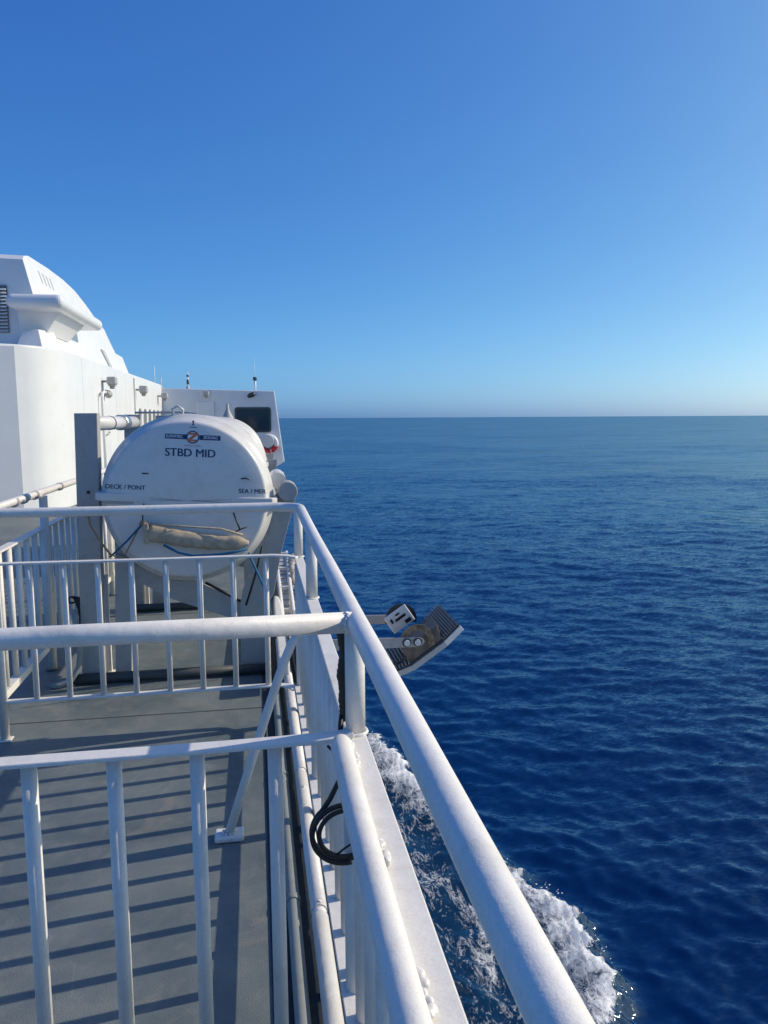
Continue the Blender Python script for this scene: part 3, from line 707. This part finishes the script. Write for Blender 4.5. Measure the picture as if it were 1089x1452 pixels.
for yy, s_ in ((Y0, -1), (Y1, 1)):
    m_ = MB(); y_a, y_b = (yy-.022, yy-.012) if s_ < 0 else (yy+.012, yy+.022)
    m_.prism([(.24, .16), (.955, .155), (.985, .165), (.997, .185), (.985, .207), (.955, .215), (.24, .235)], 'y', y_a, y_b); part('bracket_arm', m_, 'grey', fl, .002)
    # angle scale disc
    m_ = MB(); cx, cz = .955, .185; n = 40
    v = []; 
    for i in range(n+1):
        a = math.radians(-15+210*i/n)
        for r in (.068, .108):
            for y_ in ((yy-.010, yy-.004) if s_ < 0 else (yy+.004, yy+.010)): v.append((cx+r*math.cos(a), y_, cz+r*math.sin(a)))
    f = []
    for i in range(n):
        b = 4*i
        f += [(b, b+2, b+6, b+4), (b+1, b+5, b+7, b+3), (b, b+4, b+5, b+1), (b+2, b+3, b+7, b+6)]
    m_.add(v, f); part('angle_scale', m_, 'bronze' if s_ < 0 else 'fin', fl)
    for bx in (.885, .952):
        m_ = MB(); m_.tube([(bx, yy+s_*.022, .187), (bx, yy+s_*.030, .187)], .027, 20); wa = part('washer', m_, 'fin', fl)
        m_ = MB(); m_.tube([(bx, yy+s_*.030, .187), (bx, yy+s_*.044, .187)], .019, 12); part('bolt_head', m_, 'bolt', wa)
# driver box on top, turned with the housing
m_ = MB(); ang = math.radians(34); cx, cz = .925, .215
def rot(u, v_): return (cx+u*math.cos(ang)-v_*math.sin(ang), cz+u*math.sin(ang)+v_*math.cos(ang))
m_.prism([rot(-.085, -.07), rot(.085, -.07), rot(.085, .055), rot(-.085, .055)], 'y', 4.93, 4.965); db = part('driver_plate', m_, 'rail', fl, .006, label='white plate with dark slots')
for u0, u1, v0, v1 in ((-.03, .05, -.005, .012), (-.06, -.045, .0, .03), (.02, .065, -.055, -.03), (-.01, .02, .03, .04)):
    m_ = MB(); m_.prism([rot(u0, v0), rot(u1, v0), rot(u1, v1), rot(u0, v1)], 'y', 4.924, 4.9295); part('slot', m_, 'rubber', db)
m_ = MB(); m_.tube([(.78, Y0-.03, .06), (.84, Y0-.035, .065), (.88, Y0-.02, .10)], .009, 10); part('cable', m_, 'rubber', fl)
m_ = MB(); m_.box(.2225, .25, 4.4, 5.12, -.3, .26); part('mounting_plate', m_, 'grey', fl, .004)

# ------------------------------------------------------------------ deckhouse, funnel and bridge wing
dh = thing('deckhouse', 'sunlit white deckhouse wall running forward along the deck', 'deckhouse', (-5, 20, 0))
m_ = MB(); m_.prism([(-9.5, 10.7), (-3.74, 13.3), (-3.62, 13.415), (-3.51, 13.52), (-3.415, 13.66), (-3.335, 13.81), (-3.27, 13.99), (-3.225, 14.2), (-3.2, 14.45), (-3.2, 28.58), (-9.5, 28.58)], 'z', .001, 2.75); wl_ = part('wall', m_, 'white', dh)
wl_.data.polygons.foreach_set('use_smooth', [True]*len(wl_.data.polygons)); wl_.data.set_sharp_from_angle(angle=math.radians(18)); bev(wl_, .04, 3); wl_.modifiers[0].harden_normals = True
for yy in (15.6, 19.2, 20.6, 24.6): m_ = MB(); m_.box(-3.203, -3.1975, yy, yy+.03, .01, 2.7); part('plate_seam', m_, 'white', dh)
m_ = MB(); m_.box(-3.2, -3.16, 22.0, 22.08, .01, 2.66); part('wall_rib', m_, 'white', dh, .01)
m_ = MB(); m_.box(-3.2, -3.185, 17.5, 18.35, .1, 1.62); dr_ = part('door', m_, 'white', dh, .01)
m_ = MB(); m_.tube([(-3.18, 17.62, 1.2), (-3.13, 17.66, 1.22), (-3.13, 17.85, 1.26), (-3.18, 17.9, 1.27)], .012, 8); part('handle', m_, 'grey', dr_)
arch = [(-.33, -.1), (.33, -.1), (.33, .30)]+[(.33*math.cos(a), .30+.14*math.sin(a)) for a in (.5, 1.0, PI/2, PI-1.0, PI-.5)]+[(-.33, .30)]
for y in (22.95, 24.0, 25.05, 26.1, 27.15, 28.15):
    m_ = MB(); m_.prism([(y+a, 1.42+b) for a, b in arch], 'x', -3.21, -3.19); wn = part('arched_window', m_, 'darkgap', dh)
    m_ = MB(); m_.tube([(-3.197, y+a*1.06, 1.41+b*1.03) for a, b in arch]+[(-3.197, y-.35, 1.31)], .012, 8); part('frame', m_, 'white', wn)
fn = thing('funnel', 'white raked funnel housing with shaded aft face on top of the deckhouse', 'funnel', (-5, 18, 2.75))
pf = [(15.0, 4.38), (15.15, 4.47), (15.5, 4.54), (16.9, 4.58), (18.2, 4.57), (19.2, 4.50), (20.1, 4.33), (20.9, 4.12), (21.9, 3.92), (22.4, 3.55), (22.7, 3.36), (23.8, 3.34), (24.3, 2.75)]
def sx(z): return -3.6-(z-2.74)*.23
v = []; n = len(pf)
for y, z in pf: v += [(sx(z), y, z), (-9.2, y, z+.15), (-3.6, y, 2.74), (-9.2, y, 2.74)]
f = []
for i in range(n-1):
    a, b = 4*i, 4*i+4
    f += [(a, b, b+1, a+1), (a, a+2, b+2, b), (a+1, b+1, b+3, a+3)]
f += [(0, 1, 3, 2)]
part('housing', MB().add(v, f), 'white', fn, .03, 3)
m_ = MB(); m_.box(-4.15, -3.2, 14.35, 18.0, 3.46, 3.70); part('side_fin', m_, 'white', fn, .11, 5)
m_ = MB(); v = [(-4.1, 14.9, 3.5), (-3.36, 14.9, 3.5), (-3.36, 17.0, 3.5), (-4.1, 17.2, 3.5), (-4.1, 15.02, 3.10), (-3.66, 15.05, 3.10), (-3.66, 16.7, 3.10), (-4.1, 16.8, 3.10)]
m_.add(v, [(0, 1, 2, 3), (7, 6, 5, 4), (0, 4, 5, 1), (1, 5, 6, 2), (2, 6, 7, 3), (3, 7, 4, 0)]); part('fin_bracket', m_, 'white', fn)
m_ = MB(); v = [(-4.1, 14.6, 2.752), (-3.62, 14.6, 2.752), (-3.45, 15.4, 2.752), (-4.1, 15.4, 2.752), (-4.0, 14.75, 3.10), (-3.72, 14.75, 3.14), (-3.62, 15.4, 3.16), (-4.0, 15.4, 3.1)]
m_.add(v, [(3, 2, 1, 0), (4, 5, 6, 7), (0, 1, 5, 4), (1, 2, 6, 5), (2, 3, 7, 6), (3, 0, 4, 7)]); part('base_fairing', m_, 'white', fn, .015)
m_ = MB(); m_.box(-5.8, -4.27, 14.97, 14.99, 3.1, 3.92); lv = part('louvre', m_, 'darkgap', fn)
sm_ = shared(MB().add([(-.76, -.05, 0), (.76, -.05, 0), (.76, 0, .03), (-.76, 0, .03), (-.76, -.04, -.01), (.76, -.04, -.01), (.76, .01, .02), (-.76, .01, .02)], [(0, 1, 2, 3), (7, 6, 5, 4), (0, 4, 5, 1), (1, 5, 6, 2), (2, 6, 7, 3), (3, 7, 4, 0)]), 'white', 'slat')
for k in range(13): inst('slat', sm_, lv, (-5.04, 14.965, 3.12+k*.06))
for k in range(4):
    y = 16.0+k*.28; m_ = MB()
    za, zb = 4.14, 4.36
    m_.add([(sx(za)+.004, y, za), (sx(za)+.004, y+.10, za), (sx(zb)+.004, y+.02, zb), (sx(zb)+.004, y-.08, zb)], [(0, 1, 2, 3)])
    v = list(m_.v); m_ = MB(); m_.add(v+[(a-.02, b, c) for a, b, c in v], [(0, 1, 2, 3), (7, 6, 5, 4), (0, 4, 5, 1), (1, 5, 6, 2), (2, 6, 7, 3), (3, 7, 4, 0)]); part('slit', m_, 'lampbody', fn)
m_ = MB(); za, zb = 2.85, 3.28
v = [(sx(za)+.03, 21.0, za), (sx(za)+.03, 21.35, za), (sx(zb)+.03, 20.75, zb), (sx(zb)+.03, 20.4, zb)]
m_.add(v+[(a-.05, b, c) for a, b, c in v], [(0, 1, 2, 3), (7, 6, 5, 4), (0, 4, 5, 1), (1, 5, 6, 2), (2, 6, 7, 3), (3, 7, 4, 0)]); part('raked_panel', m_, 'lampbody', fn)

BW = 28.6
bw = thing('bridge_wing', 'white bridge wing end wall in shade with one dark window', 'bridge wing', (-1, BW+1, 0))
m_ = MB(); m_.prism([(-9.0, -.4), (.35, -.36), (.82, -.20), (1.08, -.05), (.765, 2.53), (-9.0, 2.78)], 'y', BW, BW+2.4); part('wall', m_, 'white', bw, .03, 2)
def rr_rect(x0, x1, z0, z1, r, n=5):
    out = []
    for cx, cz, a in ((x1-r, z0+r, -PI/2), (x1-r, z1-r, 0), (x0+r, z1-r, PI/2), (x0+r, z0+r, PI)):
        out += [(cx+r*math.cos(a+PI/2*i/n), cz+r*math.sin(a+PI/2*i/n)) for i in range(n+1)]
    return out
m_ = MB(); m_.prism(rr_rect(-.68, .62, 1.04, 1.95, .1), 'y', BW-.03, BW+.01); wn = part('window', m_, 'beamdark', bw)
m_ = MB(); m_.prism(rr_rect(-.61, .55, 1.11, 1.88, .07), 'y', BW-.036, BW-.0305); part('pane', m_, 'glass', wn)
m_ = MB(); m_.box(-1.98, -1.39, BW-.06, BW+.01, .1, 2.15); part('locker', m_, 'white', bw, .02)
lb_ = thing('lifebuoy', 'red and white lifebuoy hung below the bridge wing window', 'lifebuoy', (.52, BW-.1, .64))
n = 40; 
def buoy(a0, a1):
    return MB().tube([(.52+.27*math.cos(a0+(a1-a0)*i/24), BW-.08, .63+.27*math.sin(a0+(a1-a0)*i/24)) for i in range(25)], .085, 12)
part('white_ring', buoy(math.radians(-20), math.radians(200)), 'white', lb_)
part('red_ring', buoy(math.radians(200), math.radians(282)), 'red', lb_); part('red_ring', buoy(math.radians(288), math.radians(340)), 'red', lb_)
part('white_band', buoy(math.radians(282), math.radians(288)), 'whiteprint', lb_)
m_ = MB(); m_.tube([(.48, BW-.19, .72), (.48, BW-.01, .72)], .24, 24); part('light_case', m_, 'shell', lb_, .03)
def wall_lamp(label, x, y, z, facing, s=1.0):
    s *= .8
    t = thing('wall_floodlight', label, 'floodlight', (x, y, z), 'floodlights on the ship walls')
    fx, fy = facing
    m_ = MB(); m_.tube([(x, y, z), (x+fx*.18*s, y+fy*.18*s, z)], .03*s, 10); part('bracket', m_, 'grey', t)
    c = (x+fx*.25*s, y+fy*.25*s)
    m_ = MB(); m_.box(c[0]-.12*s, c[0]+.12*s, c[1]-.17*s, c[1]+.17*s, z-.09*s, z+.12*s); b_ = part('lamp_body', m_, 'lampbody', t, .03, 2)
    m_ = MB(); m_.box(c[0]-.09*s, c[0]+.09*s, c[1]-.13*s, c[1]+.13*s, z-.125*s, z-.091*s); part('lens', m_, 'grey', b_)
    m_ = MB(); m_.box(c[0]-.06*s, c[0]+.06*s, c[1]-.07*s, c[1]+.07*s, z-.2*s, z-.126*s); part('junction_box', m_, 'grey', t, .01)
wall_lamp('grey wall floodlight on deckhouse above the hooked lamp post', -3.2, 17.6, 2.36, (1, 0))
wall_lamp('grey wall floodlight on deckhouse at the vertical rib', -3.2, 22.3, 2.35, (1, 0), 1.1)
wall_lamp('grey wall floodlight on deckhouse above the arched windows', -3.2, 27.4, 2.32, (1, 0), 1.1)
wall_lamp('grey floodlight high on the bridge wing above the locker', -1.65, BW, 2.43, (0, -1), 1.0)
cl = thing('dome_light', 'dark oval lamp on the bridge wing above the window', 'lamp', (-.06, BW-.05, 2.38))
m_ = MB(); m_.tube([(-.19, BW-.08, 2.33), (-.12, BW-.1, 2.36), (0, BW-.1, 2.41), (.07, BW-.08, 2.44)], [.05, .085, .085, .05], 14); part('lamp_body', m_, 'fin', cl)
m_ = MB(); m_.box(-.1, -.02, BW-.06, BW, 2.33, 2.43); part('bracket', m_, 'grey', cl)
hk = thing('hooked_lamp', 'slim white pipe with hooked lamp head against the deckhouse wall', 'lamp', (-3.12, 17.1, .8))
m_ = MB(); m_.tube([(-3.12, 17.05, 0.002), (-3.12, 17.05, 2.0), (-3.12, 17.12, 2.09), (-3.12, 17.3, 2.13), (-3.12, 17.5, 2.12)], .03, 10); part('pole', m_, 'white', hk)
m_ = MB(); m_.tube([(-3.12, 17.5, 2.13), (-3.12, 17.78, 2.09)], [.05, .09], 12); part('lamp_head', m_, 'lampbody', hk)
# antennas on the roofs
def mast(name, label, x, y, z0, z1, r, mat='white', extra=None, grp='antennas on the roof'):
    t = thing(name, label, 'antenna', (x, y, z0), grp)
    m_ = MB(); m_.tube([(x, y, z0-.03), (x, y, z1)], [r, r*.6], 8); part('whip', m_, mat, t)
    m_ = MB(); m_.tube([(x, y, z0-.03), (x, y, z0+.1)], r*1.8, 10); part('base', m_, 'lampbody', t)
    if extra:
        for (za, zb, rr_, mt) in extra: m_ = MB(); m_.tube([(x, y, za), (x, y, zb)], rr_, 10); part('fitting', m_, mt, t)
mast('whip_antenna', 'tall white rod antenna at the inner end of the bridge wing roof', -3.48, BW+.4, 2.64, 3.45, .022)
mast('whip_antenna', 'short white rod antenna beside the tall white rod', -3.25, BW+.4, 2.63, 3.05, .02)
mast('whip_antenna', 'white rod antenna with dark band on the bridge wing roof', -2.32, BW+.4, 2.6, 3.22, .035, extra=[(2.78, 2.95, .042, 'fin'), (3.05, 3.12, .04, 'fin')])
mast('whip_antenna', 'thin whip antenna with grey fitting near the outer roof end', .08, BW+.4, 2.53, 3.75, .012, extra=[(2.5, 2.95, .04, 'white'), (2.93, 3.05, .07, 'fin')])
hn = thing('deck_horn', 'small grey cone shaped horn standing up behind the big drum', 'horn', (-.36, 10.3, 1.55))
m_ = MB(); m_.tube([(-.33, 10.2, 1.0), (-.33, 10.2, 1.56), (-.33, 10.2, 1.60), (-.33, 10.2, 1.67), (-.33, 10.2, 1.74)], [.08, .075, .05, .02, .016], 14); part('cone', m_, 'grey', hn)
m_ = MB(); m_.tube([(-.33, 10.2, .85), (-.33, 10.2, 1.0)], .1, 14); part('base', m_, 'grey', hn)
m_ = MB(); m_.box(-.38, -.28, 10.15, 10.25, .001, .85); part('pedestal', m_, 'grey', hn, .005)
